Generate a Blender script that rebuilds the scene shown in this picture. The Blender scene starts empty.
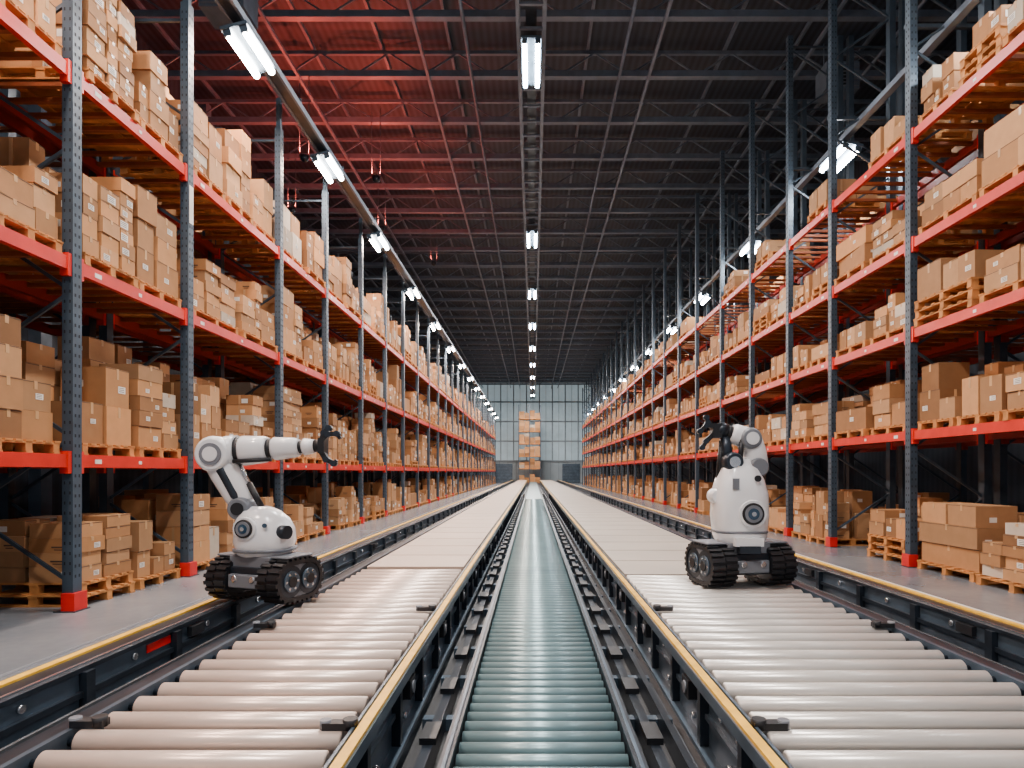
import bpy, math, random
from mathutils import Vector, Matrix
R = random.Random(7)
scene = bpy.context.scene
COL = scene.collection
EYE = 1.8; F = 620.0

# ------------------------------------------------------------ materials
def new_mat(name):
    m = bpy.data.materials.new(name); m.use_nodes = True
    nt = m.node_tree; b = nt.nodes['Principled BSDF']
    return m, nt, b
def mat(name, col, rough=0.5, metal=0.0, noise=0.12, nscale=3.0, emis=0.0, ecol=None, bump=0.0, coat=0.0):
    m, nt, b = new_mat(name)
    b.inputs['Roughness'].default_value = rough
    b.inputs['Metallic'].default_value = metal
    if coat: b.inputs['Coat Weight'].default_value = coat
    tc = nt.nodes.new('ShaderNodeTexCoord')
    n = nt.nodes.new('ShaderNodeTexNoise'); n.inputs['Scale'].default_value = nscale
    n.inputs['Detail'].default_value = 5
    nt.links.new(tc.outputs['Object'], n.inputs['Vector'])
    r = nt.nodes.new('ShaderNodeValToRGB')
    r.color_ramp.elements[0].position = 0.3; r.color_ramp.elements[1].position = 0.7
    r.color_ramp.elements[0].color = (*[c*(1-noise) for c in col], 1)
    r.color_ramp.elements[1].color = (*[min(1, c*(1+noise)) for c in col], 1)
    nt.links.new(n.outputs['Fac'], r.inputs['Fac'])
    nt.links.new(r.outputs['Color'], b.inputs['Base Color'])
    if bump:
        bp = nt.nodes.new('ShaderNodeBump'); bp.inputs['Strength'].default_value = bump
        nt.links.new(n.outputs['Fac'], bp.inputs['Height']); nt.links.new(bp.outputs['Normal'], b.inputs['Normal'])
    if emis:
        b.inputs['Emission Color'].default_value = (*(ecol or col), 1)
        b.inputs['Emission Strength'].default_value = emis
    return m
def mat_attr(name, rough=0.75, nscale=6.0):
    m, nt, b = new_mat(name); b.inputs['Roughness'].default_value = rough
    b.inputs['Specular IOR Level'].default_value = 0.3
    a = nt.nodes.new('ShaderNodeAttribute'); a.attribute_name = 'Col'
    tc = nt.nodes.new('ShaderNodeTexCoord')
    n = nt.nodes.new('ShaderNodeTexNoise'); n.inputs['Scale'].default_value = nscale; n.inputs['Detail'].default_value = 6
    nt.links.new(tc.outputs['Object'], n.inputs['Vector'])
    mr = nt.nodes.new('ShaderNodeMapRange'); mr.inputs[3].default_value = 0.82; mr.inputs[4].default_value = 1.15
    nt.links.new(n.outputs['Fac'], mr.inputs[0])
    mx = nt.nodes.new('ShaderNodeVectorMath'); mx.operation = 'SCALE'
    nt.links.new(a.outputs['Color'], mx.inputs[0]); nt.links.new(mr.outputs[0], mx.inputs['Scale'])
    nt.links.new(mx.outputs[0], b.inputs['Base Color'])
    return m

M_CARD = mat_attr('cardboard')
M_WOOD = mat('pallet_wood', (0.52, 0.21, 0.055), 0.75, noise=0.3, nscale=5)
M_TAPE = mat('packing_tape', (0.52, 0.30, 0.14), 0.3)
M_LABEL = mat('paper_label', (0.78, 0.74, 0.68), 0.5)
M_INK = mat('printed_ink', (0.08, 0.045, 0.03), 0.7)
M_POST = mat('blue_grey_steel', (0.045, 0.068, 0.095), 0.42, 0.2, noise=0.25)
M_HOLE = mat('slot_hole', (0.008, 0.011, 0.016), 0.8)
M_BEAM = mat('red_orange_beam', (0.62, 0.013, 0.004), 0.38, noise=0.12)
M_BEAM_SHADE = mat('shaded_red_beam', (0.30, 0.012, 0.005), 0.5, noise=0.12)  # darker copy of the beam red; shade on rear beams put into colour
M_DECKBAR = mat('deck_bar', (0.26, 0.06, 0.016), 0.6, noise=0.3)
M_RED = mat('red_guard', (0.60, 0.008, 0.008), 0.35)
M_YEL = mat('yellow_strip', (0.85, 0.46, 0.03), 0.45, noise=0.2, nscale=8)
M_DARK = mat('dark_steel', (0.022, 0.030, 0.042), 0.34, 0.4, noise=0.35, nscale=4)
M_FRAME = mat('frame_steel', (0.09, 0.13, 0.175), 0.32, 0.5, noise=0.3, nscale=3)
M_BLACK = mat('black_rubber', (0.008, 0.009, 0.012), 0.5, noise=0.3)
M_CHROME = mat('bright_rail', (0.70, 0.71, 0.73), 0.22, 0.9)
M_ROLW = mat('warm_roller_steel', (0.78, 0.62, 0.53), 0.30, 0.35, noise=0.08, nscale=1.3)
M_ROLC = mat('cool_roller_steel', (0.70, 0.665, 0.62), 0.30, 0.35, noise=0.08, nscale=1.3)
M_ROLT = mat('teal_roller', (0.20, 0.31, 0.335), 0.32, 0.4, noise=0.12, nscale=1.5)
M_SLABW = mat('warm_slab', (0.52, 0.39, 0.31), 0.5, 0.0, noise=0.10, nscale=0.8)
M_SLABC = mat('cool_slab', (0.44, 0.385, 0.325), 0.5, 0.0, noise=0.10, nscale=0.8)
M_WHITE = mat('white_shell', (0.80, 0.81, 0.83), 0.22, noise=0.02, coat=0.5)
M_GREYP = mat('grey_plastic', (0.16, 0.175, 0.20), 0.4, noise=0.1)
M_GLASS = mat('lens_glass', (0.02, 0.05, 0.09), 0.05, noise=0.1, coat=1.0)
M_TRUSS = mat('truss_steel', (0.115, 0.15, 0.20), 0.5, 0.1, noise=0.15)
M_TUBE = mat('light_tube', (1, 0.95, 0.9), 0.5, emis=140, ecol=(1.0, 0.86, 0.74))
M_TUBEC = mat('cool_light_tube', (1, 1, 1), 0.5, emis=100, ecol=(0.92, 0.97, 1.0))
M_TINT_LENS = mat('added_red_lens', (1, 0.1, 0.05), 0.5, emis=6, ecol=(1.0, 0.10, 0.05))  # glowing lens of the added red uplights
M_PANE = mat('daylight_pane', (0.30, 0.38, 0.42), 0.4, noise=0.25, nscale=0.35, emis=0.30, ecol=(0.62, 0.79, 0.86))
M_WALLB = mat('pale_wall_panel', (0.36, 0.43, 0.47), 0.6, noise=0.1, nscale=0.4)
M_MULL = mat('mullion', (0.26, 0.31, 0.35), 0.5)

def floor_mat():
    m, nt, b = new_mat('polished_concrete')
    tc = nt.nodes.new('ShaderNodeTexCoord')
    n1 = nt.nodes.new('ShaderNodeTexNoise'); n1.inputs['Scale'].default_value = 0.6; n1.inputs['Detail'].default_value = 8
    n2 = nt.nodes.new('ShaderNodeTexNoise'); n2.inputs['Scale'].default_value = 9; n2.inputs['Detail'].default_value = 4
    nt.links.new(tc.outputs['Object'], n1.inputs['Vector']); nt.links.new(tc.outputs['Object'], n2.inputs['Vector'])
    ad = nt.nodes.new('ShaderNodeMath'); ad.operation = 'MULTIPLY_ADD'; ad.inputs[1].default_value = 0.25
    nt.links.new(n2.outputs['Fac'], ad.inputs[0]); nt.links.new(n1.outputs['Fac'], ad.inputs[2])
    r = nt.nodes.new('ShaderNodeValToRGB')
    r.color_ramp.elements[0].position = 0.4; r.color_ramp.elements[1].position = 0.85
    r.color_ramp.elements[0].color = (0.12, 0.135, 0.155, 1); r.color_ramp.elements[1].color = (0.23, 0.24, 0.255, 1)
    nt.links.new(ad.outputs[0], r.inputs['Fac']); nt.links.new(r.outputs['Color'], b.inputs['Base Color'])
    b.inputs['Roughness'].default_value = 0.25
    return m
M_FLOOR = floor_mat()
def corr_mat(name, c1, c2, scale, axis):
    m, nt, b = new_mat(name)
    tc = nt.nodes.new('ShaderNodeTexCoord')
    w = nt.nodes.new('ShaderNodeTexWave'); w.inputs['Scale'].default_value = scale; w.bands_direction = axis
    nt.links.new(tc.outputs['Object'], w.inputs['Vector'])
    r = nt.nodes.new('ShaderNodeValToRGB')
    r.color_ramp.elements[0].color = (*c1, 1); r.color_ramp.elements[1].color = (*c2, 1)
    nt.links.new(w.outputs['Fac'], r.inputs['Fac']); nt.links.new(r.outputs['Color'], b.inputs['Base Color'])
    bp = nt.nodes.new('ShaderNodeBump'); bp.inputs['Strength'].default_value = 0.5
    nt.links.new(w.outputs['Fac'], bp.inputs['Height']); nt.links.new(bp.outputs['Normal'], b.inputs['Normal'])
    b.inputs['Roughness'].default_value = 0.6
    return m
M_ROOF = corr_mat('corrugated_roof_deck', (0.014, 0.021, 0.034), (0.03, 0.044, 0.066), 1.2, 'X')
M_SIDE = corr_mat('corrugated_wall', (0.018, 0.026, 0.038), (0.032, 0.042, 0.06), 1.0, 'Y')

# ------------------------------------------------------------ mesh builder
class MB:
    def __init__(s): s.v = []; s.f = []; s.m = []; s.s = []; s.c = []; s.mats = []; s.T = None
    def mi(s, m):
        if m not in s.mats: s.mats.append(m)
        return s.mats.index(m)
    def add(s, vs, fs, m, smooth=False, col=(1, 1, 1)):
        o = len(s.v)
        if s.T is not None: vs = [tuple(s.T @ Vector(p)) for p in vs]
        s.v.extend(vs); k = s.mi(m)
        for f in fs:
            s.f.append([i+o for i in f]); s.m.append(k)
            s.s.append(smooth if len(f) <= 4 else False); s.c.append(col)
    def hexa(s, p, m, col=(1, 1, 1), smooth=False):
        s.add(p, [(0, 3, 2, 1), (4, 5, 6, 7), (0, 1, 5, 4), (1, 2, 6, 5), (2, 3, 7, 6), (3, 0, 4, 7)], m, smooth, col)
    def box(s, c, d, m, rz=0.0, col=(1, 1, 1)):
        x, y, z = d[0]/2, d[1]/2, d[2]/2
        pts = [(-x, -y, -z), (x, -y, -z), (x, y, -z), (-x, y, -z), (-x, -y, z), (x, -y, z), (x, y, z), (-x, y, z)]
        if rz:
            ca, sa = math.cos(rz), math.sin(rz)
            pts = [(a*ca-b*sa, a*sa+b*ca, h) for a, b, h in pts]
        s.hexa([(a+c[0], b+c[1], h+c[2]) for a, b, h in pts], m, col)
    def bb(s, x0, x1, y0, y1, z0, z1, m, col=(1, 1, 1)):
        x0, x1 = min(x0, x1), max(x0, x1)
        s.box(((x0+x1)/2, (y0+y1)/2, (z0+z1)/2), (x1-x0, y1-y0, z1-z0), m, 0, col)
    def frame(s, p0, p1):
        w = (p1-p0).normalized()
        h = Vector((0, 1, 0)) if abs(w.y) < 0.95 else Vector((0, 0, 1))
        v = (h-w*h.dot(w)).normalized(); u = v.cross(w)
        return u, v, w
    def bar(s, p0, p1, a, b, m):
        p0 = Vector(p0); p1 = Vector(p1); u, v, w = s.frame(p0, p1)
        q = []
        for p in (p0, p1):
            for i, j in ((-1, -1), (1, -1), (1, 1), (-1, 1)):
                q.append(tuple(p+u*a/2*i+v*b/2*j))
        s.hexa(q, m)
    def loft(s, p0, p1, secs, m, seg=20, n=2.0, smooth=True):
        p0 = Vector(p0); p1 = Vector(p1); u, v, w = s.frame(p0, p1); L = (p1-p0).length
        vs = []; fs = []
        for sc in secs:
            t, ru, rv = sc[:3]; ou = sc[3] if len(sc) > 3 else 0; ov = sc[4] if len(sc) > 4 else 0
            c = p0+w*L*t+u*ou+v*ov
            for i in range(seg):
                a = 2*math.pi*i/seg; ca, sa = math.cos(a), math.sin(a)
                cu = math.copysign(abs(ca)**(2/n), ca); cv = math.copysign(abs(sa)**(2/n), sa)
                vs.append(tuple(c+u*ru*cu+v*rv*cv))
        k = len(secs)
        for j in range(k-1):
            for i in range(seg):
                i2 = (i+1) % seg
                fs.append((j*seg+i, j*seg+i2, (j+1)*seg+i2, (j+1)*seg+i))
        fs.append(tuple(reversed(range(seg)))); fs.append(tuple((k-1)*seg+i for i in range(seg)))
        s.add(vs, fs, m, smooth)
    def cyl(s, p0, p1, r0, m, r1=None, seg=16):
        r1 = r0 if r1 is None else r1
        s.loft(p0, p1, [(0, r0, r0), (1, r1, r1)], m, seg)
    def cap(s, p0, p1, r, m, e=0.15, seg=24):
        s.loft(p0, p1, [(0, r*0.8, r*0.8), (e*0.4, r*0.93, r*0.93), (e, r, r), (1-e, r, r), (1-e*0.4, r*0.93, r*0.93), (1, r*0.8, r*0.8)], m, seg)
    def build(s, name, parent=None, bevel=0.0, loc=None):
        me = bpy.data.meshes.new(name)
        me.from_pydata(s.v, [], s.f)
        for m in s.mats: me.materials.append(m)
        me.polygons.foreach_set('material_index', s.m)
        me.polygons.foreach_set('use_smooth', s.s)
        ca = me.color_attributes.new('Col', 'FLOAT_COLOR', 'CORNER')
        buf = []
        for f, c in zip(s.f, s.c): buf.extend((c[0], c[1], c[2], 1.0)*len(f))
        ca.data.foreach_set('color', buf)
        me.update()
        o = bpy.data.objects.new(name, me); COL.objects.link(o)
        if parent: o.parent = parent
        if bevel:
            b = o.modifiers.new('bevel', 'BEVEL'); b.width = bevel; b.segments = 2; b.limit_method = 'ANGLE'; b.angle_limit = math.radians(40)
        return o

# ------------------------------------------------------------ cardboard loads
def cardcol(r):
    k = r.uniform(0.62, 1.12); t = r.uniform(-0.02, 0.025)
    q = r.random()
    if q < 0.05: return (0.55*k, 0.45*k, 0.35*k)
    if q < 0.2: return (0.36*k, 0.165*k, 0.065*k)
    return (0.52*k, (0.255+t)*k, (0.108+t)*k)
def carton(mb, x0, x1, y0, y1, z0, z1, side, r, detail):
    c = cardcol(r)
    g = 0.006
    cx, cy = (x0+x1)/2, (y0+y1)/2; dx, dy = x1-x0-2*g, y1-y0-2*g
    rz = r.uniform(-0.05, 0.05) if detail else 0
    mb.box((cx, cy, (z0+z1)/2), (dx, dy, z1-z0-0.004), M_CARD, rz, c)
    if not detail:
        if r.random() < 0.3:
            xf = cx-side*(dx/2+0.004); w = min(0.18, dy*0.4)
            yy = cy+r.uniform(-0.2, 0.2)*dy; zz = z0+(z1-z0)*r.uniform(0.4, 0.65)
            mb.box((xf, yy, zz), (0.004, w, w*0.6), M_LABEL)
        return
    ca, sa = math.cos(rz), math.sin(rz)
    def part(lx, ly, lz, sx, sy, sz, m):
        mb.box((cx+lx*ca-ly*sa, cy+lx*sa+ly*ca, lz), (sx, sy, sz), m, rz)
    h = z1-z0; fx = -side*(dx/2+0.002)
    part(fx, 0, z1-h*0.14, 0.004, 0.05, h*0.28-0.006, M_TAPE)
    part(0, 0, z1, dx, 0.05, 0.004, M_TAPE)
    if r.random() < 0.25: part(0, -dy/2-0.002, z1-h*0.5, 0.045, 0.004, h*0.96, M_TAPE)
    if r.random() < 0.7: part(fx, 0, z1-0.012, 0.003, dy*0.99, 0.008, M_INK)
    if r.random() < 0.42:
        w = r.uniform(0.09, 0.16); ly = r.uniform(-0.25, 0.25)*dy; lz = z0+h*r.uniform(0.35, 0.55)
        part(fx-side*0.001, ly, lz, 0.004, w, w*0.65, M_LABEL)
        for q in range(3): part(fx-side*0.004, ly-w*0.05, lz+w*(0.18-q*0.17), 0.002, w*0.7, w*0.05, M_INK)
    if r.random() < 0.35:
        w = r.uniform(0.08, 0.15); lx = r.uniform(-0.25, 0.25)*dx; lz = z0+h*r.uniform(0.35, 0.6)
        part(lx, -dy/2-0.003, lz, w, 0.004, w*0.7, M_LABEL)
    elif r.random() < 0.5:
        lz = z0+h*0.4
        part(dx*0.1, -dy/2-0.003, lz, dx*0.3, 0.003, 0.018, M_INK); part(dx*0.1, -dy/2-0.003, lz-0.035, dx*0.2, 0.003, 0.012, M_INK)
def pallet(mb, x0, x1, y0, y1, z, detail):
    H = 0.16
    if detail:
        for i in range(3):
            yy = y0+0.06+(y1-y0-0.12)*i/2
            mb.bb(x0, x1, yy-0.05, yy+0.05, z, z+0.022, M_WOOD)
            for j in range(3):
                xx = x0+0.07+(x1-x0-0.14)*j/2
                mb.bb(xx-0.06, xx+0.06, yy-0.05, yy+0.05, z+0.022, z+0.115, M_WOOD)
        for i in range(3):
            xx = x0+0.07+(x1-x0-0.14)*i/2
            mb.bb(xx-0.06, xx+0.06, y0, y1, z+0.115, z+0.137, M_WOOD)
        for i in range(7):
            yy = y0+0.05+(y1-y0-0.1)*i/6
            mb.bb(x0, x1, yy-0.05, yy+0.05, z+0.137, z+H, M_WOOD)
    else:
        mb.bb(x0, x1, y0, y1, z+0.11, z+H, M_WOOD)
        for i in range(3):
            yy = y0+0.06+(y1-y0-0.12)*i/2
            mb.bb(x0, x1, yy-0.05, yy+0.05, z, z+0.11, M_WOOD)
    return z+H
def load(mb, side, xf, depth, y0, y1, z, hmax, r, detail):
    xa, xb = xf, xf+side*depth
    x0, x1 = min(xa, xb), max(xa, xb)
    zt = pallet(mb, x0, x1, y0, y1, z, detail)
    avail = hmax
    if r.random() < 0.10:
        zt = pallet(mb, x0+0.02, x1-0.02, y0+0.02, y1-0.01, zt, detail); avail -= 0.16
        if r.random() < 0.5: zt = pallet(mb, x0, x1, y0+0.01, y1-0.03, zt, detail); avail -= 0.16
    ny = r.choice([1, 2, 2, 2, 3, 3]); nx = 2
    H = avail*r.uniform(0.6, 1.0)
    cut = [0]+sorted([(k+1)/ny+r.uniform(-0.11, 0.11) for k in range(ny-1)])+[1]
    for i in range(nx):
        bh = r.choice([0.22, 0.30, 0.38, 0.48, 0.6])
        deepf = r.uniform(0.42, 0.58)
        a_, b_ = (0, deepf) if i == 0 else (0.58, 1.0)
        fa = xf+side*(0.03+(depth-0.06)*a_); fb = xf+side*(0.03+(depth-0.06)*b_)
        for j in range(ny):
            ya = y0+0.02+(y1-y0-0.04)*cut[j]; yb = y0+0.02+(y1-y0-0.04)*cut[j+1]
            if r.random() < 0.45: bh = r.choice([0.2, 0.27, 0.35, 0.45, 0.58])
            top = H*(r.uniform(0.4, 1.0) if i == 0 else r.uniform(0.75, 1.05)); zz = zt
            for lay in range(12):
                if not (zz+bh*0.6 < zt+top or (lay == 0 and zz+bh < zt+avail)): break
                h = bh*r.uniform(0.9, 1.1)
                if zz+h > zt+avail: break
                ins = r.uniform(0, 0.05); sh = r.uniform(-1, 1)*ins*0.4
                xs = sorted((fa+side*ins, fb-side*0.005))
                if yb-ya > 0.75 and r.random() < 0.5:
                    ym = (ya+yb)/2
                    carton(mb, xs[0], xs[1], ya+ins*0.6, ym-0.004, zz, zz+h, side, r, detail)
                    carton(mb, xs[0], xs[1], ym+0.004, yb-ins*0.6, zz, zz+h, side, r, detail)
                else:
                    carton(mb, xs[0], xs[1], ya+ins*0.6+sh, yb-ins*0.6+sh, zz, zz+h, side, r, detail)
                zz += h
                if r.random() < 0.2: bh = max(0.18, bh*0.8)

# ------------------------------------------------------------ racks
def rack(side, xf, depth, ys, levels, H, holes_n, guards=True):
    mb = MB(); xr = xf+side*depth
    BM = M_BEAM if guards else M_BEAM_SHADE
    for k, y in enumerate(ys):
        for x in (xf, xr):
            mb.bb(x-0.07, x+0.07, y-0.08, y+0.08, 0.012, H, M_POST)
            mb.bb(x-0.14, x+0.14, y-0.14, y+0.14, 0, 0.012, M_DARK)
        z = 0.35; up = True
        while z < H-1.0:
            za, zb = (z, z+0.95)
            mb.bar((xf, y, za), (xr, y, zb), 0.045, 0.035, M_POST) if up else mb.bar((xr, y, za), (xf, y, zb), 0.045, 0.035, M_POST)
            up = not up; z += 0.95
        mb.bb(xf, xr, y-0.02, y+0.02, H-0.3, H-0.25, M_POST)
        if k < holes_n:
            z = 0.45
            while z < H-0.1:
                for q in (-0.035, 0.035):
                    mb.box((xf-side*0.0715, y+q, z), (0.003, 0.022, 0.04), M_HOLE)
                    mb.box((xf+q, y-0.0815, z+0.04), (0.020, 0.003, 0.04), M_HOLE)
                z += 0.13
        if guards and k < 14:
            mb.bb(xf-side*0.115, xf-side*0.075, y-0.115, y+0.115, 0.012, 0.24, M_RED)
            mb.bb(xf-side*0.075, xf+side*0.06, y-0.115, y-0.085, 0.012, 0.24, M_RED)
    for k in range(len(ys)-1):
        a, b = ys[k]+0.08, ys[k+1]-0.08
        for li, L in enumerate(levels):
            for x in (xf, xr):
                mb.bb(x-0.04, x+0.04, a, b, L-0.17, L, BM if x == xf else M_BEAM_SHADE)
                if k < 14:
                    for e in (a+0.03, b-0.03):
                        mb.bb(x-0.055, x+0.055, e-0.03, e+0.03, L-0.25, L+0.04, BM)
            if k < 16:
                nb = 7
                for i in range(nb):
                    yy = a+(b-a)*(i+0.5)/nb
                    mb.bb(xf+side*0.04, xr-side*0.04, yy-0.035, yy+0.035, L-0.08, L-0.02, M_DECKBAR)
            if holes_n and k < 9:
                mb.box((xf-side*0.042, a+0.35, L-0.09), (0.004, 0.13, 0.06), M_LABEL)
                mb.box((xf-side*0.042, (a+b)/2, L-0.09), (0.004, 0.07, 0.05), M_LABEL)
    if guards and side < 0:
        mb.bb(xf+0.075, xf+0.08, ys[3]-0.06, ys[3]+0.06, 6.1, 6.75, M_LABEL)
    return mb

XL, XR, DEP = -6.0, 7.2, 1.4
ysL = [1.1, 4.6, 8.07, 10.75, 14.65, 17.9, 21.6, 25.1]
while ysL[-1] < 96: ysL.append(ysL[-1]+3.5)
ysR = [1.3, 4.8, 8.3, 11.8, 14.9, 17.4, 20.4, 23.6, 27.2]
while ysR[-1] < 87: ysR.append(ysR[-1]+3.3)
LVL = [2.03, 4.57, 7.05]; LVR = [2.58, 4.5, 6.2, 8.25]
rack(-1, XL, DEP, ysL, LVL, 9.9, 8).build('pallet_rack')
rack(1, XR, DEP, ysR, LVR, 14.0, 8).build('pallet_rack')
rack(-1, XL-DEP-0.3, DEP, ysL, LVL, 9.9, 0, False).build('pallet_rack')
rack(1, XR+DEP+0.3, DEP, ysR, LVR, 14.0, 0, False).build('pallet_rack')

def fill(side, xf, ys, levels, gaps, nnear, fillp, seed, back=False):
    r = random.Random(seed); far = MB()
    for k in range(len(ys)-1):
        a, b = ys[k]+0.13, ys[k+1]-0.13
        for li, (z, g) in enumerate(zip([0]+levels, gaps)):
            n = (3 if r.random() < 0.6 else 2) if (b-a) > 3.0 else 2
            w = (b-a)/n
            for i in range(n):
                if r.random() > fillp[li]: continue
                y0 = a+w*i+0.03+r.uniform(0, 0.05); y1 = a+w*(i+1)-0.03-r.uniform(0, 0.06)
                off = r.uniform(-0.05, 0.06)
                detail = k < 7 and not back
                if k < nnear:
                    mb = MB(); load(mb, side, xf-side*0.04+side*off, 1.33, y0, y1, z, g, r, True)
                    mb.build('pallet_of_cardboard_boxes')
                else:
                    load(far, side, xf-side*0.04+side*off, 1.33, y0, y1, z, g, r, detail)
    far.build('stacked_cardboard_boxes')
fill(-1, XL, ysL, LVL, [1.35, 1.9, 1.85, 1.8], 5, [0.95, 1, 1, 0.97], 3)
fill(1, XR, ysR, LVR, [1.45, 1.25, 1.05, 1.15, 0.9], 5, [0.8, 0.95, 0.94, 0.92, 0.8], 11)
fill(-1, XL-DEP-0.3, ysL, LVL, [1.3, 1.7, 1.7, 1.2], 0, [0.6, 0.6, 0.5, 0.3], 21, True)
fill(1, XR+DEP+0.3, ysR, LVR, [1.3, 1.0, 1.0, 1.0, 0.8], 0, [0.5, 0.6, 0.5, 0.4, 0.3], 31, True)

# ------------------------------------------------------------ building shell
Y0, Y1, WX0, WX1, CH = -4.0, 106.0, -14.0, 16.0, 17.3
s = MB(); s.bb(WX0, WX1, Y0, Y1, -0.2, 0, M_FLOOR); s.build('floor')
s = MB(); s.bb(WX0, WX1, Y0, Y1, CH, CH+0.2, M_ROOF); s.build('ceiling')
s = MB(); s.bb(WX0-0.3, WX0, Y0, Y1, -0.2, CH+0.2, M_SIDE)
y = 0
while y < Y1:
    s.bb(WX0, WX0+0.35, y-0.2, y+0.2, 0, CH, M_TRUSS); y += 8.7
s.build('wall_left')
s = MB(); s.bb(WX1, WX1+0.3, Y0, Y1, -0.2, CH+0.2, M_SIDE)
y = 0
while y < Y1:
    s.bb(WX1-0.35, WX1, y-0.2, y+0.2, 0, CH, M_TRUSS); y += 8.7
for z in (4, 8, 12): s.bb(WX1-0.2, WX1, Y0, Y1, z-0.1, z+0.1, M_TRUSS)
s.build('wall_right')
s = MB(); s.bb(WX0, WX1, Y1, Y1+0.3, -0.2, CH+0.2, M_WALLB)
for i in range(20): s.bb(-13+i*1.45-0.05, -13+i*1.45+0.05, Y1-0.05, Y1, 0, CH, M_MULL)
s.build('wall_back')
w = MB()
for i in range(9):
    for j in range(4):
        x0 = -9.9+i*2.2; z0 = 3.7+j*3.35
        w.bb(x0+0.06, x0+2.14, Y1-0.16, Y1-0.1, z0+0.06, z0+3.29, M_PANE)
for i in range(10): w.bb(-9.9+i*2.2-0.09, -9.9+i*2.2+0.09, Y1-0.32, Y1-0.1, 3.6, CH-0.2, M_MULL)
for i in range(18): w.bb(-9.9+i*1.1-0.03, -9.9+i*1.1+0.03, Y1-0.22, Y1-0.1, 3.6, CH-0.2, M_MULL)
for j in range(5): w.bb(-9.9, 9.9, Y1-0.3, Y1-0.1, 3.7+j*3.35-0.12, 3.7+j*3.35+0.12, M_MULL)
w.build('window_1')
for n_, x in ((1, -6.5), (2, 5.0)):
    w = MB()
    w.bb(x, x+3, Y1-0.2, Y1-0.1, 0, 3.2, M_FRAME)
    for j in range(6): w.bb(x, x+3, Y1-0.23, Y1-0.2, j*0.53, j*0.53+0.04, M_DARK)
    w.build('door_%d' % n_)

# roof trusses and purlins
t = MB(); y = 2.0
while y < Y1-1:
    zb, zt = CH-1.0, CH-0.2
    t.bb(WX0, WX1, y-0.11, y+0.11, zb-0.11, zb+0.11, M_TRUSS)
    t.bb(WX0, WX1, y-0.06, y+0.06, zt-0.06, zt+0.06, M_TRUSS)
    x = WX0; up = True
    while x < WX1-0.1:
        a, b = (zb, zt) if up else (zt, zb)
        t.bar((x, y, a), (x+1.25, y, b), 0.05, 0.05, M_TRUSS); up = not up; x += 1.25
    y += 2.95
t.build('roof_truss')
t = MB(); x = WX0+1
while x < WX1:
    t.bb(x-0.05, x+0.05, Y0, Y1, CH-0.13, CH, M_TRUSS); x += 2.5
for x in (-8.5, -3.8, 4.2, 9.5):
    t.bb(x-0.05, x+0.05, Y0, Y1, CH-1.2, CH-1.10, M_TRUSS)
t.build('roof_purlins')
t = MB()
for x in (-2.2, 3.1, 11.8):
    t.cyl((x, Y0, CH-1.3), (x, Y1-0.5, CH-1.3), 0.06, M_TRUSS, seg=8)
t.build('sprinkler_pipes')

# ------------------------------------------------------------ lights
def fixture(name, x, y, z, L, tilt, power, col, mtube, hang_to, w=0.32, rt=0.07):
    mb = MB()
    mb.bb(-w/2-0.10, w/2+0.10, -L/2-0.05, L/2+0.05, 0.06, 0.12, M_FRAME)
    for q in (-w/2, w/2):
        mb.cyl((q, -L/2, 0), (q, L/2, 0), rt, mtube, seg=10)
        for e in (-L/2, L/2): mb.bb(q-0.07, q+0.07, e-0.02, e+0.02, -0.06, 0.06, M_FRAME)
    for e in (-L/3, L/3): mb.cyl((0, e, 0.12), (0, e, hang_to-z), 0.015, M_FRAME, seg=6)
    o = mb.build(name); o.location = (x, y, z); o.rotation_euler = (0, tilt, 0)
    ld = bpy.data.lights.new('lamp', 'AREA'); ld.shape = 'RECTANGLE'; ld.size = w+0.1; ld.size_y = L
    ld.energy = power; ld.color = col
    lo = bpy.data.objects.new('lamp', ld); COL.objects.link(lo); lo.parent = o; lo.location = (0, 0, -0.08)
    return o
LY = [0.5, 6.5, 12.3, 17, 22.5, 28.9, 35.4]  # first two unseen, row continued for near-camera fill light
while LY[-1] < 92: LY.append(LY[-1]+6.6)
for y in LY:
    fixture('tube_light_fixture', -5.60, y, 10.1, 1.25, math.radians(-14), 360, (1.0, 0.72, 0.58), M_TUBE, 10.4)
RY = [3.5, 9.7, 16, 22.4, 28.9, 35.3]  # nearest two lie out of view, added as fill
while RY[-1] < 85: RY.append(RY[-1]+6.4)
for y in RY:
    fixture('tube_light_fixture', 7.9, y, 9.85, 1.25, math.radians(14), 120, (0.88, 0.95, 1.0), M_TUBEC, 10.2)
CY = [-1, 8.5, 17.9, 31.4, 41, 50]  # leading entries behind and above camera, unseen, added for fill
while CY[-1] < 95: CY.append(CY[-1]+9)
for y in CY:
    fixture('tube_light_fixture', -0.05, y, 13.55, 2.0, 0, 1150, (1.0, 0.93, 0.88), M_TUBEC, 13.9, w=0.36, rt=0.06)
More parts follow.
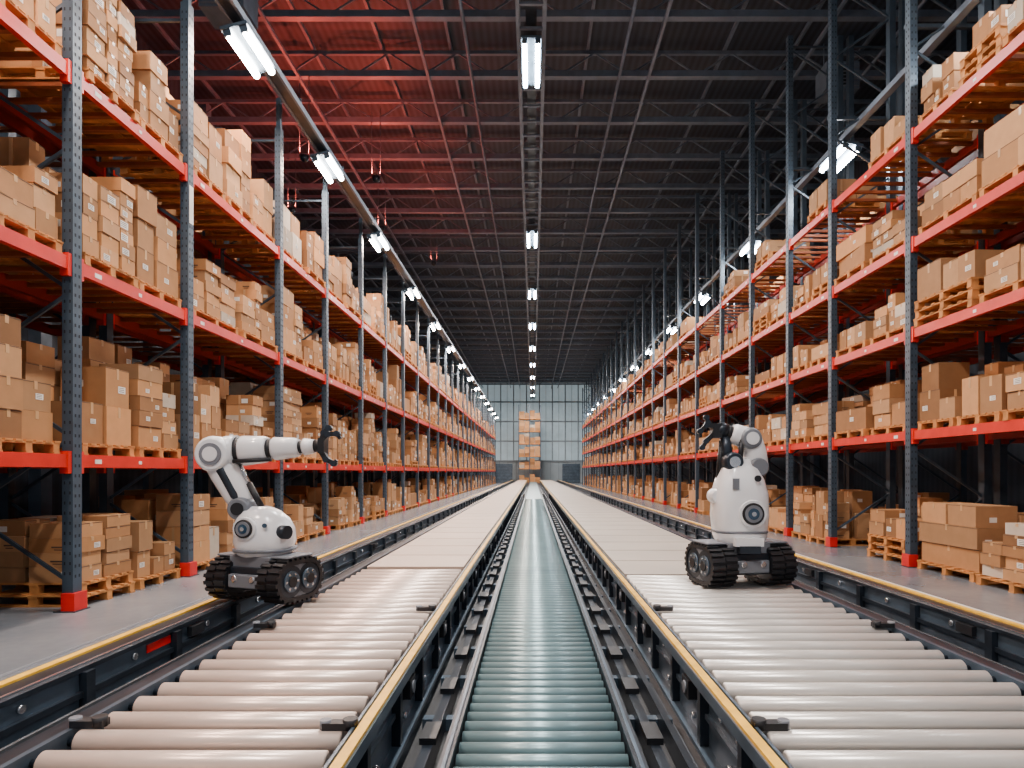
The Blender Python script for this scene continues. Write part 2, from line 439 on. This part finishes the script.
# central light truss / cable tray
mb = MB()
for q in (-0.36, 0.36):
    mb.bb(-0.05+q-0.05, -0.05+q+0.05, Y0, 104, 13.9, 14.02, M_TRUSS)
    mb.bb(-0.05+q-0.05, -0.05+q+0.05, Y0, 104, 14.8, 14.9, M_TRUSS)
mb.bb(-0.2, 0.1, Y0, 104, 14.05, 14.12, M_DARK)
y = Y0+0.3; k = 0
while y < 103:
    mb.bb(-0.41, 0.31, y-0.04, y+0.04, 13.93, 13.99, M_TRUSS)
    for q in (-0.36, 0.36):
        mb.bar((-0.05+q, y, 13.95), (-0.05+q, y+0.9, 14.85) if k % 2 else (-0.05+q, y-0.9, 14.85), 0.045, 0.045, M_TRUSS)
    y += 0.9; k += 1
y = 1
while y < 104:
    for q in (-0.36, 0.36): mb.cyl((-0.05+q, y, 14.9), (-0.05+q, y, CH-1.1), 0.03, M_TRUSS, seg=6)
    y += 5.9
mb.build('lighting_truss')
mb = MB(); mb.bb(-5.78, -5.50, Y0, 96, 10.4, 10.44, M_DARK); mb.bb(-5.80, -5.74, Y0, 96, 10.38, 10.56, M_TRUSS); mb.bb(-5.53, -5.47, Y0, 96, 10.38, 10.52, M_TRUSS)
for y in ysL:
    mb.bb(-6.05, -5.95, y-0.05, y+0.05, 9.9, 10.6, M_POST); mb.bb(-6.05, -5.48, y-0.04, y+0.04, 10.56, 10.62, M_POST)
mb.build('lighting_rail')
mb = MB(); mb.bb(7.82, 7.98, Y0, 90, 10.2, 10.33, M_TRUSS)
for y in ysR: mb.bb(XR-0.05, XR+DEP+0.05, y+0.09, y+0.16, 10.33, 10.40, M_POST)
mb.build('lighting_rail')
# added red uplighters tinting the roof steel; invented dark bowls, lens on top
for x, y, z, p in ((-8.3, 22.5, 13.2, 900), (-6.2, 24.5, 13.4, 700), (-7.2, 29.5, 13.4, 700), (-10.5, 27, 13.2, 650), (-5.6, 35, 13.6, 350)):
    mb = MB()
    mb.loft((0, 0, -0.16), (0, 0, 0.06), [(0, 0.05, 0.05), (0.3, 0.13, 0.13), (1, 0.18, 0.18)], M_DARK, 20)
    mb.cyl((0, 0, 0.055), (0, 0, 0.07), 0.15, M_TINT_LENS)
    for q in (-0.17, 0.17): mb.cyl((q, 0, 0.05), (q, 0, CH-1.1-z), 0.012, M_FRAME, seg=6)
    o = mb.build('added_red_uplight'); o.location = (x, y, z)
    ld = bpy.data.lights.new('lamp', 'SPOT'); ld.energy = p; ld.color = (1.0, 0.10, 0.055); ld.shadow_soft_size = 0.08
    ld.spot_size = math.radians(165); ld.spot_blend = 0.5
    lo = bpy.data.objects.new('lamp', ld); COL.objects.link(lo); lo.parent = o; lo.location = (0, 0, 0.16); lo.rotation_euler = (math.pi, 0, 0)
for (x, y, z) in ((-7.6, 15.5, 13.6), (10.3, 21, 15.0)):
    mb = MB(); mb.bb(-0.55, 0.55, -0.4, 0.4, -0.45, 0.45, M_TRUSS)
    mb.cyl((0, -0.44, 0), (0, -0.4, 0), 0.34, M_BLACK)
    for q in range(7): mb.bb(-0.5, 0.5, -0.46, -0.44, -0.4+q*0.12, -0.38+q*0.12, M_GREYP)
    for q in (-0.45, 0.45): mb.cyl((q, 0, 0.45), (q, 0, CH-1-z), 0.02, M_TRUSS, seg=6)
    o = mb.build('unit_heater'); o.location = (x, y, z)

# ------------------------------------------------------------ conveyors
TOP = 0.55; CEND = 97.0; CST = 0.6
def side_conveyor(s, xin, xout, xfence, mrol, mslab, yslab):
    mb = MB()
    X = lambda a: s*a
    def b(a0, a1, y0, y1, z0, z1, m): mb.bb(X(a0), X(a1), y0, y1, z0, z1, m)
    y = CST+0.15; r = 0.056
    while y < yslab-0.08:
        mb.loft((X(xin), y, TOP-r), (X(xout), y, TOP-r), [(0, r*0.8, r*0.8), (0.006, r, r), (0.994, r, r), (1, r*0.8, r*0.8)], mrol, 24)
        mb.cyl((X(xin-0.05), y, TOP-r), (X(xout+0.05), y, TOP-r), 0.022, M_DARK, seg=8)
        y += 0.225
    y = yslab
    while y < CEND:
        L = 1.15
        b(xin, xout, y+0.02, min(y+L, CEND), TOP-0.06, TOP-0.004, mslab)
        y += L+0.02
    b(xin-0.03, xout+0.03, CST, CEND, 0.10, 0.14, M_BLACK)  # black sheet under the rollers, put in so gaps look dark
    b(xin-0.06, xin-0.045, CST, CEND, 0.12, TOP+0.02, M_FRAME)
    b(xin-0.13, xin-0.06, CST, CEND, TOP-0.03, TOP+0.0, M_FRAME)
    b(xin-0.12, xin-0.07, CST, CEND, TOP, TOP+0.018, M_YEL)
    b(xin-0.13, xin-0.11, CST, CEND, TOP-0.07, TOP-0.03, M_FRAME)
    b(xin-0.13, xin-0.045, CST, CEND, 0.10, 0.13, M_FRAME)
    b(xin-0.085, xin-0.06, CST, CEND, 0.30, 0.33, M_FRAME)
    y = CST+0.2; k = 0
    while y < 40:
        b(xin-0.115, xin-0.06, y-0.03, y+0.03, 0.13, TOP-0.03, M_DARK)
        if y < 16:
            for zz, yy in ((0.42, 0.14), (0.42, 0.42), (0.2, 0.28)):
                mb.cyl((X(xin-0.06), y+yy, zz), (X(xin-0.085), y+yy, zz), 0.022, M_CHROME, seg=8)
            if k % 2 == 0:
                b(xin-0.13, xin-0.06, y+0.2, y+0.36, 0.33, 0.45, M_BLACK)
                mb.cyl((X(xin-0.13), y+0.28, 0.39), (X(xin-0.14), y+0.28, 0.39), 0.04, M_GREYP, seg=14)
        b(xin-0.07, xin-0.0, y-0.06, y+0.06, 0, 0.12, M_DARK)
        b(xout, xout+0.07, y-0.06, y+0.06, 0, 0.12, M_DARK)
        y += 0.75; k += 1
    b(xout+0.04, xout+0.07, CST, CEND, 0.12, TOP, M_FRAME)
    b(xout+0.07, xout+0.13, CST, CEND, TOP-0.04, TOP, M_DARK)
    mb.cyl((X(xout+0.16), CST, TOP-0.07), (X(xout+0.16), CEND, TOP-0.07), 0.02, M_CHROME, seg=8)
    b(xout+0.07, xfence, CST, CEND, 0.24, 0.28, M_DARK)
    b((xout+xfence)/2+0.0, (xout+xfence)/2+0.09, CST, CEND, 0.28, 0.40, M_DARK)
    b((xout+xfence)/2+0.2, (xout+xfence)/2+0.22, CST, CEND, 0.28, 0.36, M_CHROME)
    b(xfence, xfence+0.03, CST, CEND, 0.0, TOP-0.02, M_FRAME)
    b(xfence-0.02, xfence+0.25, CST, CEND, TOP-0.03, TOP, M_DARK)
    b(xfence+0.22, xfence+0.25, CST, CEND, 0.0, TOP-0.03, M_FRAME)
    b(xfence+0.18, xfence+0.24, CST, CEND, TOP, TOP+0.015, M_YEL)
    b(xfence+0.0, xfence+0.02, CST, CEND, TOP, TOP+0.02, M_CHROME)
    b(xfence-0.03, xfence, CST, CEND, 0.36, 0.40, M_DARK)
    y = CST+0.4; k = 0
    while y < 40:
        b(xfence-0.05, xfence, y-0.04, y+0.04, 0.28, TOP-0.03, M_DARK)
        if y < 16:
            mb.cyl((X(xfence), y+0.5, 0.46), (X(xfence-0.02), y+0.5, 0.46), 0.025, M_CHROME, seg=8)
            if k % 3 == 1: b(xfence-0.04, xfence, y+0.2, y+0.4, 0.42, 0.5, M_BLACK)
        y += 1.0; k += 1
    if s < 0: b(xfence-0.008, xfence, 4.65, 4.95, 0.44, 0.50, M_RED)
    for (a, yy) in ((xout-0.02, 3.05), (xin+0.02, 3.02), (xin+0.04, 5.6), (xout-0.04, 5.0)):
        b(a-0.08, a+0.08, yy-0.03, yy+0.03, TOP+0.0, TOP+0.035, M_BLACK)
        mb.cyl((X(a-0.05), yy, TOP+0.0), (X(a-0.05), yy, TOP+0.05), 0.035, M_BLACK, seg=12)
        mb.cyl((X(a+0.07), yy, TOP+0.0), (X(a+0.07), yy, TOP+0.045), 0.028, M_GREYP, seg=12)
    return mb.build('roller_conveyor')
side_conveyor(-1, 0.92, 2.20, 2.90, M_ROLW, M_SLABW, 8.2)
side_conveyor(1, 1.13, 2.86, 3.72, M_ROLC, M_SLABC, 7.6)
mb = MB(); y = CST+0.1; r = 0.044
while y < 36:
    mb.cyl((-0.42, y, 0.25-r), (0.52, y, 0.25-r), r, M_ROLT, seg=14); y += 0.15
mb.bb(-0.42, 0.52, 36, CEND, 0.2, 0.245, M_ROLT)
mb.bb(-0.44, 0.54, CST, CEND, 0.03, 0.06, M_BLACK)
for a, b_ in ((-0.49, -0.43), (0.53, 0.59)):
    mb.bb(a, b_, CST, CEND, 0.04, 0.29, M_DARK)
    mb.bb(a+0.02, b_-0.02, CST, CEND, 0.29, 0.30, M_FRAME)
for a, b_ in ((-0.66, -0.60), (0.70, 0.76), (0.86, 0.90)):
    mb.bb(a, b_, CST, CEND, 0.03, 0.17, M_DARK)
y = CST+0.3
while y < 45:
    mb.bb(-0.76, -0.49, y-0.04, y+0.04, 0.0, 0.10, M_FRAME); mb.bb(0.59, 0.96, y-0.04, y+0.04, 0.0, 0.10, M_FRAME)
    mb.bb(-0.68, -0.58, y+0.25, y+0.5, 0.17, 0.21, M_BLACK); mb.bb(0.68, 0.78, y+0.25, y+0.5, 0.17, 0.21, M_BLACK)
    y += 0.85
mb.bb(-0.79, 0.99, CST, CEND, 0.0, 0.02, M_BLACK)
mb.build('centre_roller_conveyor')
mb = MB(); mb.bb(5.75, 5.82, 4, 90, 0, 0.004, M_LABEL); mb.bb(-4.72, -4.66, 4, 90, 0, 0.004, M_GREYP); mb.build('floor_marking')

# ------------------------------------------------------------ far end box tower
mb = MB(); r = random.Random(5)
for x in (-2.3, -0.55, 1.2): 
    for y in (99.5, 101): mb.bb(x-0.06, x+0.06, y-0.06, y+0.06, 0, 12.6, M_POST)
for L in (2.4, 4.4, 6.4, 8.4, 10.4):
    for y in (99.5, 101): mb.bb(-2.3, 1.2, y-0.04, y+0.04, L-0.15, L, M_WOOD)
    mb.bb(-2.3, 1.2, 99.5, 101, L-0.06, L-0.01, M_WOOD)
for L in (0, 2.4, 4.4, 6.4, 8.4, 10.4):
    for i in range(4):
        x0 = -2.2+i*0.84; zz = L; tp = L+r.uniform(0.6, 1.4)
        while zz < tp:
            h = r.uniform(0.35, 0.6); carton(mb, x0, x0+0.8, 99.6, 100.9, zz, zz+h, 1, r, False); zz += h
mb.build('box_storage_tower')

# ------------------------------------------------------------ robots
def track(mb, cx, W, L, H):
    r = H/2; hl = L/2-r; lug = 0.022; rr = r-lug
    n = 10; loop = []
    for i in range(n+1):
        a = -math.pi/2-math.pi*i/n; loop.append((-hl+rr*math.cos(a), r+rr*math.sin(a)))
    for i in range(n+1):
        a = math.pi/2-math.pi*i/n; loop.append((hl+rr*math.cos(a), r+rr*math.sin(a)))
    N = len(loop); th = 0.035
    def inner(p):
        y = max(-hl, min(hl, p[0])); d = Vector((p[0]-y, p[1]-r)); k = (rr-th)/rr
        return (y+d.x*k, r+d.y*k)
    inn = [inner(p) for p in loop]
    vs = []
    for x in (cx-W/2, cx+W/2):
        vs += [(x, p[0], p[1]) for p in loop]; vs += [(x, p[0], p[1]) for p in inn]
    fs = []
    for i in range(N):
        j = (i+1) % N
        fs += [(i, j, 2*N+j, 2*N+i), (N+i, 3*N+i, 3*N+j, N+j), (i, N+i, N+j, j), (2*N+i, 2*N+j, 3*N+j, 3*N+i)]
    mb.add(vs, fs, M_BLACK)
    per = 2*(2*hl)+2*math.pi*rr; cnt = int(per/0.062)
    for k in range(cnt):
        d = per*k/cnt
        if d < 2*hl: y, z, a = -hl+d, r+rr, 0
        elif d < 2*hl+math.pi*rr:
            t = (d-2*hl)/rr; y, z, a = hl+rr*math.sin(t), r+rr*math.cos(t), -t
        elif d < 4*hl+math.pi*rr: y, z, a = hl-(d-2*hl-math.pi*rr), r-rr, math.pi
        else:
            t = (d-4*hl-math.pi*rr)/rr; y, z, a = -hl-rr*math.sin(t), r-rr*math.cos(t), math.pi-t
        old = mb.T
        mm = Matrix.Translation((cx, y, z)) @ Matrix.Rotation(a, 4, 'X')
        mb.T = mm if old is None else old @ mm
        mb.box((-W/4-0.004, 0, lug/2), (W/2-0.006, 0.034, lug*1.0), M_BLACK); mb.box((W/4+0.004, 0.012, lug/2), (W/2-0.006, 0.034, lug*1.0), M_BLACK)
        mb.T = old
    wr = rr-th-0.004
    for y in (-hl, hl):
        mb.cyl((cx-W/2+0.01, y, r), (cx+W/2-0.01, y, r), wr, M_DARK, seg=24)
        for sgn in (-1, 1):
            mb.cyl((cx+sgn*(W/2-0.012), y, r), (cx+sgn*(W/2+0.004), y, r), wr*0.66, M_FRAME, seg=24)
            mb.cyl((cx+sgn*(W/2), y, r), (cx+sgn*(W/2+0.016), y, r), wr*0.34, M_BLACK, seg=16)
            for q in range(6):
                aa = q*math.pi/3; mb.cyl((cx+sgn*W/2, y+wr*0.5*math.cos(aa), r+wr*0.5*math.sin(aa)), (cx+sgn*(W/2+0.008), y+wr*0.5*math.cos(aa), r+wr*0.5*math.sin(aa)), 0.012, M_CHROME, seg=8)
    nm = 3
    for q in range(nm):
        y = -hl+2*hl*(q+1)/(nm+1); rw = r*0.36
        for zz in (lug+th+rw+0.002, 2*r-lug-th-rw*0.7):
            k = 1.0 if zz < r else 0.65
            mb.cyl((cx-W/2+0.012, y, zz), (cx+W/2-0.012, y, zz), rw*k, M_GREYP, seg=16)
    mb.box((cx, 0, r), (W*0.7, 2*hl, H*0.45), M_DARK)

def claw(mb, base, d, perp, L):
    base = Vector(base); d = Vector(d).normalized(); p = Vector(perp).normalized()
    a = base+p*0.03; b_ = a+d*L*0.38+p*L*0.38; c = b_+d*L*0.55+p*L*0.02; e = c+d*L*0.2-p*L*0.30
    mb.bar(a, b_, 0.05, 0.055, M_BLACK); mb.bar(b_, c, 0.042, 0.05, M_BLACK); mb.bar(c, e, 0.03, 0.04, M_BLACK)
    for q in (b_, c): mb.cyl(q-Vector((0, 0.035, 0)), q+Vector((0, 0.035, 0)), 0.03, M_DARK, seg=12)

def lens(mb, c, r, yaw=0.0):
    c = Vector(c); d = Vector((math.sin(yaw), -math.cos(yaw), 0))
    mb.cyl(c-d*0.06, c+d*0.015, r*1.35, M_WHITE, r*1.25, seg=28)
    mb.cyl(c, c+d*0.03, r*1.08, M_BLACK, r*1.0, seg=28)
    mb.cyl(c+d*0.02, c+d*0.036, r*0.85, M_GREYP, r*0.8, seg=28)
    mb.cyl(c+d*0.02, c+d*0.042, r*0.62, M_GLASS, r*0.5, seg=24)
    mb.cyl(c+d*0.04, c+d*0.046, r*0.22, M_CHROME, seg=12)

def robot_base(parent, yaw, W, TW, L, H):
    for nm, sg in (('track_left', -1), ('track_right', 1)):
        mb = MB(); mb.T = Matrix.Rotation(yaw, 4, 'Z')
        track(mb, sg*(W/2-TW/2), TW, L, H); mb.build(nm, parent)
    mb = MB(); mb.T = Matrix.Rotation(yaw, 4, 'Z')
    iw = W-2*TW
    mb.box((0, 0, H*0.55), (iw+0.02, L*0.72, H*0.5), M_DARK)
    mb.box((0, -L*0.38, H*0.5), (iw-0.02, 0.06, H*0.3), M_GREYP)
    for q in (-1, 1):
        mb.box((q*(W/2-TW/2), 0, H+0.012), (TW*0.92, L*0.55, 0.022), M_GREYP)
        mb.cyl((q*iw*0.28, -L*0.40, H*0.55), (q*iw*0.28, -L*0.44, H*0.55), 0.035, M_CHROME, seg=14)
    mb.box((0, 0, H*0.9), (iw+0.10, L*0.62, H*0.28), M_GREYP)
    mb.build('chassis', parent, bevel=0.015)

def robot_left(loc):
    e = bpy.data.objects.new('tracked_robot_arm', None); COL.objects.link(e); e.empty_display_size = 0.3
    robot_base(e, math.radians(-20), 0.86, 0.24, 0.66, 0.42)
    mb = MB()
    mb.loft((0, 0, 0.42), (0, 0, 0.90), [(0, 0.20, 0.19), (0.05, 0.24, 0.23), (0.3, 0.275, 0.25), (0.55, 0.265, 0.24), (0.75, 0.235, 0.21, -0.02), (0.9, 0.18, 0.17, -0.05), (0.98, 0.12, 0.12, -0.07), (1, 0.08, 0.08, -0.07)], M_WHITE, 32, 2.6)
    mb.loft((0, 0, 0.47), (0, 0, 0.50), [(0, 0.275, 0.255), (1, 0.277, 0.257)], M_GREYP, 32, 2.6)
    mb.cyl((0.17, -0.12, 0.66), (0.285, -0.17, 0.66), 0.065, M_DARK, seg=20)
    mb.build('body', e)
    mb = MB(); lens(mb, (-0.09, -0.24, 0.70), 0.085, -0.1)
    mb.cyl((0.10, -0.235, 0.73), (0.10, -0.255, 0.73), 0.022, M_GLASS); mb.build('camera_eye', e)
    mb = MB()
    mb.cap((-0.20, -0.15, 0.88), (-0.20, 0.15, 0.88), 0.115, M_GREYP)
    mb.cyl((-0.20, -0.165, 0.88), (-0.20, -0.15, 0.88), 0.06, M_BLACK, seg=20)
    mb.build('shoulder', e)
    mb = MB()
    mb.loft((-0.20, 0, 0.90), (-0.46, 0, 1.40), [(0, 0.08, 0.10), (0.08, 0.115, 0.12), (0.3, 0.13, 0.13), (0.6, 0.145, 0.135, 0.0), (0.85, 0.15, 0.13, 0.0), (1.0, 0.13, 0.11)], M_WHITE, 24, 2.8)
    mb.loft((-0.225, -0.09, 0.97), (-0.40, -0.09, 1.30), [(0, 0.025, 0.05), (0.1, 0.04, 0.055), (0.9, 0.05, 0.055), (1, 0.03, 0.05)], M_DARK, 12, 3)
    mb.build('lower_arm', e)
    mb = MB()
    mb.cyl((-0.02, -0.02, 0.88), (-0.15, -0.02, 1.12), 0.03, M_BLACK); mb.cyl((-0.13, -0.02, 1.09), (-0.26, -0.02, 1.33), 0.018, M_CHROME)
    mb.build('hydraulic_strut', e)
    mb = MB()
    mb.cap((-0.45, -0.16, 1.40), (-0.45, 0.16, 1.40), 0.175, M_WHITE)
    mb.cyl((-0.45, -0.172, 1.40), (-0.45, -0.155, 1.40), 0.105, M_GREYP, seg=24)
    mb.cyl((-0.45, -0.18, 1.40), (-0.45, -0.165, 1.40), 0.07, M_WHITE, seg=24)
    mb.build('elbow', e)
    mb = MB(); A = (-0.45, 0, 1.42); B = (0.48, 0, 1.48)
    mb.loft(A, B, [(0, 0.13, 0.13), (0.1, 0.155, 0.15), (0.2, 0.155, 0.145)], M_WHITE, 24, 2.4)
    mb.loft(A, B, [(0.2, 0.14, 0.13), (0.245, 0.14, 0.13)], M_BLACK, 24)
    mb.loft(A, B, [(0.245, 0.13, 0.13), (0.27, 0.147, 0.145), (0.48, 0.13, 0.13), (0.52, 0.115, 0.115)], M_WHITE, 24, 2.4)
    mb.loft(A, B, [(0.52, 0.10, 0.10), (0.57, 0.10, 0.10)], M_BLACK, 24)
    mb.loft(A, B, [(0.57, 0.10, 0.10), (0.60, 0.115, 0.115), (0.80, 0.095, 0.095), (0.84, 0.08, 0.08)], M_WHITE, 24, 2.4)
    mb.loft(A, B, [(0.84, 0.06, 0.06), (0.88, 0.06, 0.06)], M_BLACK, 20)
    mb.loft(A, B, [(0.88, 0.07, 0.07), (0.90, 0.085, 0.085), (1.0, 0.065, 0.065)], M_WHITE, 20)
    mb.loft((-0.25, -0.13, 1.33), (0.1, -0.10, 1.35), [(0, 0.02, 0.02), (1, 0.02, 0.02)], M_BLACK, 10)
    mb.build('forearm', e)
    mb = MB(); g = Vector((0.50, 0, 1.485))
    mb.cyl(g-Vector((0.02, 0, 0)), g+Vector((0.06, 0, 0)), 0.06, M_BLACK)
    mb.box(g+Vector((0.06, 0, 0)), (0.06, 0.13, 0.15), M_BLACK)
    claw(mb, g+Vector((0.06, -0.03, 0.02)), (1, 0, 0), (0, 0, 1), 0.16)
    claw(mb, g+Vector((0.05, 0.04, 0.02)), (0.6, 0, 0.6), (-0.3, 0, 1), 0.12)
    claw(mb, g+Vector((0.05, -0.02, -0.02)), (0.8, 0, -0.4), (0, 0, -1), 0.15)
    mb.build('gripper', e)
    e.location = loc; return e
robot_left((-2.60, 6.02, TOP+0.02))

def robot_right(loc):
    e = bpy.data.objects.new('tracked_robot_arm', None); COL.objects.link(e); e.empty_display_size = 0.3
    robot_base(e, math.radians(11), 0.98, 0.29, 0.72, 0.46)
    mb = MB()
    mb.loft((0, 0, 0.44), (0, 0, 1.40), [(0, 0.22, 0.22), (0.03, 0.25, 0.25), (0.12, 0.275, 0.28), (0.35, 0.30, 0.29), (0.6, 0.29, 0.275, 0.0), (0.76, 0.25, 0.235, 0.0), (0.88, 0.20, 0.19, 0.0), (0.96, 0.14, 0.14, -0.01), (1, 0.09, 0.09, -0.01)], M_WHITE, 36, 3.0)
    mb.loft((0, 0, 0.58), (0, 0, 0.61), [(0, 0.286, 0.286), (1, 0.289, 0.288)], M_GREYP, 36, 2.9)
    mb.box((0.0, -0.30, 0.50), (0.30, 0.10, 0.09), M_WHITE)
    mb.box((0.0, -0.32, 0.42), (0.22, 0.10, 0.08), M_DARK)
    mb.build('body', e)
    mb = MB(); lens(mb, (0.05, -0.295, 0.80), 0.115, 0.0)
    mb.cyl((0.12, -0.24, 1.18), (0.12, -0.267, 1.18), 0.035, M_BLACK); mb.box((-0.12, -0.262, 1.12), (0.07, 0.02, 0.12), M_GREYP)
    mb.build('camera_eye', e)
    mb = MB()
    mb.cap((-0.25, -0.10, 0.98), (-0.25, 0.12, 0.98), 0.09, M_WHITE)
    mb.cap((-0.10, -0.17, 1.36), (-0.10, 0.17, 1.36), 0.11, M_DARK)
    mb.cyl((-0.10, -0.18, 1.36), (-0.10, -0.165, 1.36), 0.06, M_CHROME, seg=20)
    mb.cap((0.18, -0.16, 1.30), (0.18, 0.16, 1.30), 0.11, M_GREYP)
    mb.build('shoulder', e)
    mb = MB()
    mb.loft((-0.12, 0, 1.34), (-0.16, 0, 1.66), [(0, 0.06, 0.07), (1, 0.055, 0.06)], M_DARK, 16, 2.6)
    mb.cyl((-0.02, -0.09, 1.34), (0.0, -0.09, 1.62), 0.028, M_BLACK); mb.cyl((-0.22, 0.05, 1.10), (-0.19, 0.02, 1.60), 0.03, M_BLACK)
    mb.build('lower_arm', e)
    mb = MB()
    mb.loft((0.22, 0, 1.26), (0.12, 0, 1.68), [(0, 0.08, 0.09), (0.1, 0.11, 0.12), (0.5, 0.125, 0.13), (0.85, 0.11, 0.12), (1.0, 0.08, 0.09)], M_WHITE, 24, 2.6)
    mb.build('upper_arm', e)
    mb = MB()
    mb.cap((0.10, -0.15, 1.62), (0.10, 0.15, 1.62), 0.12, M_GREYP)
    mb.cyl((0.10, -0.165, 1.62), (0.10, -0.15, 1.62), 0.07, M_WHITE, seg=24)
    mb.build('elbow', e)
    mb = MB(); A = (0.18, 0, 1.60); B = (-0.26, 0, 1.74)
    mb.loft(A, B, [(0, 0.09, 0.10), (0.15, 0.12, 0.12), (0.55, 0.115, 0.115), (0.62, 0.09, 0.09)], M_WHITE, 24, 2.4)
    mb.loft(A, B, [(0.62, 0.08, 0.08), (0.74, 0.08, 0.08)], M_BLACK, 20)
    mb.loft(A, B, [(0.74, 0.09, 0.09), (0.90, 0.085, 0.085), (1.0, 0.06, 0.06)], M_DARK, 20)
    mb.build('forearm', e)
    mb = MB(); g = Vector((-0.26, 0, 1.71))
    mb.cyl(g+Vector((0.04, 0, -0.01)), g-Vector((0.05, 0, -0.01)), 0.06, M_BLACK)
    mb.box(g, (0.10, 0.14, 0.16), M_BLACK)
    claw(mb, g+Vector((-0.01, -0.04, 0.03)), (-0.7, 0, -0.7), (-0.6, 0, 0.8), 0.18)
    claw(mb, g+Vector((0.0, 0.05, 0.04)), (-0.2, 0, 0.9), (-0.9, 0, 0.2), 0.11)
    claw(mb, g+Vector((-0.02, -0.02, -0.03)), (-0.5, 0, -0.85), (-0.5, 0, -0.3), 0.14)
    mb.build('gripper', e)
    e.location = loc; return e
robot_right((2.31, 6.95, TOP))

# ------------------------------------------------------------ world + camera
w = bpy.data.worlds.new('World'); scene.world = w; w.use_nodes = True
bg = w.node_tree.nodes['Background']; bg.inputs[0].default_value = (0.85, 0.90, 1.0, 1); bg.inputs[1].default_value = 0.4
cam = bpy.data.cameras.new('camera'); co = bpy.data.objects.new('camera', cam); COL.objects.link(co)
co.location = (0, 0, EYE); co.rotation_euler = (math.radians(90), 0, 0)
cam.sensor_width = 36; cam.lens = 36*F/1024; cam.shift_x = -(533-512)/1024; cam.shift_y = (472-384)/1024
cam.clip_start = 0.05; cam.clip_end = 400
scene.camera = co
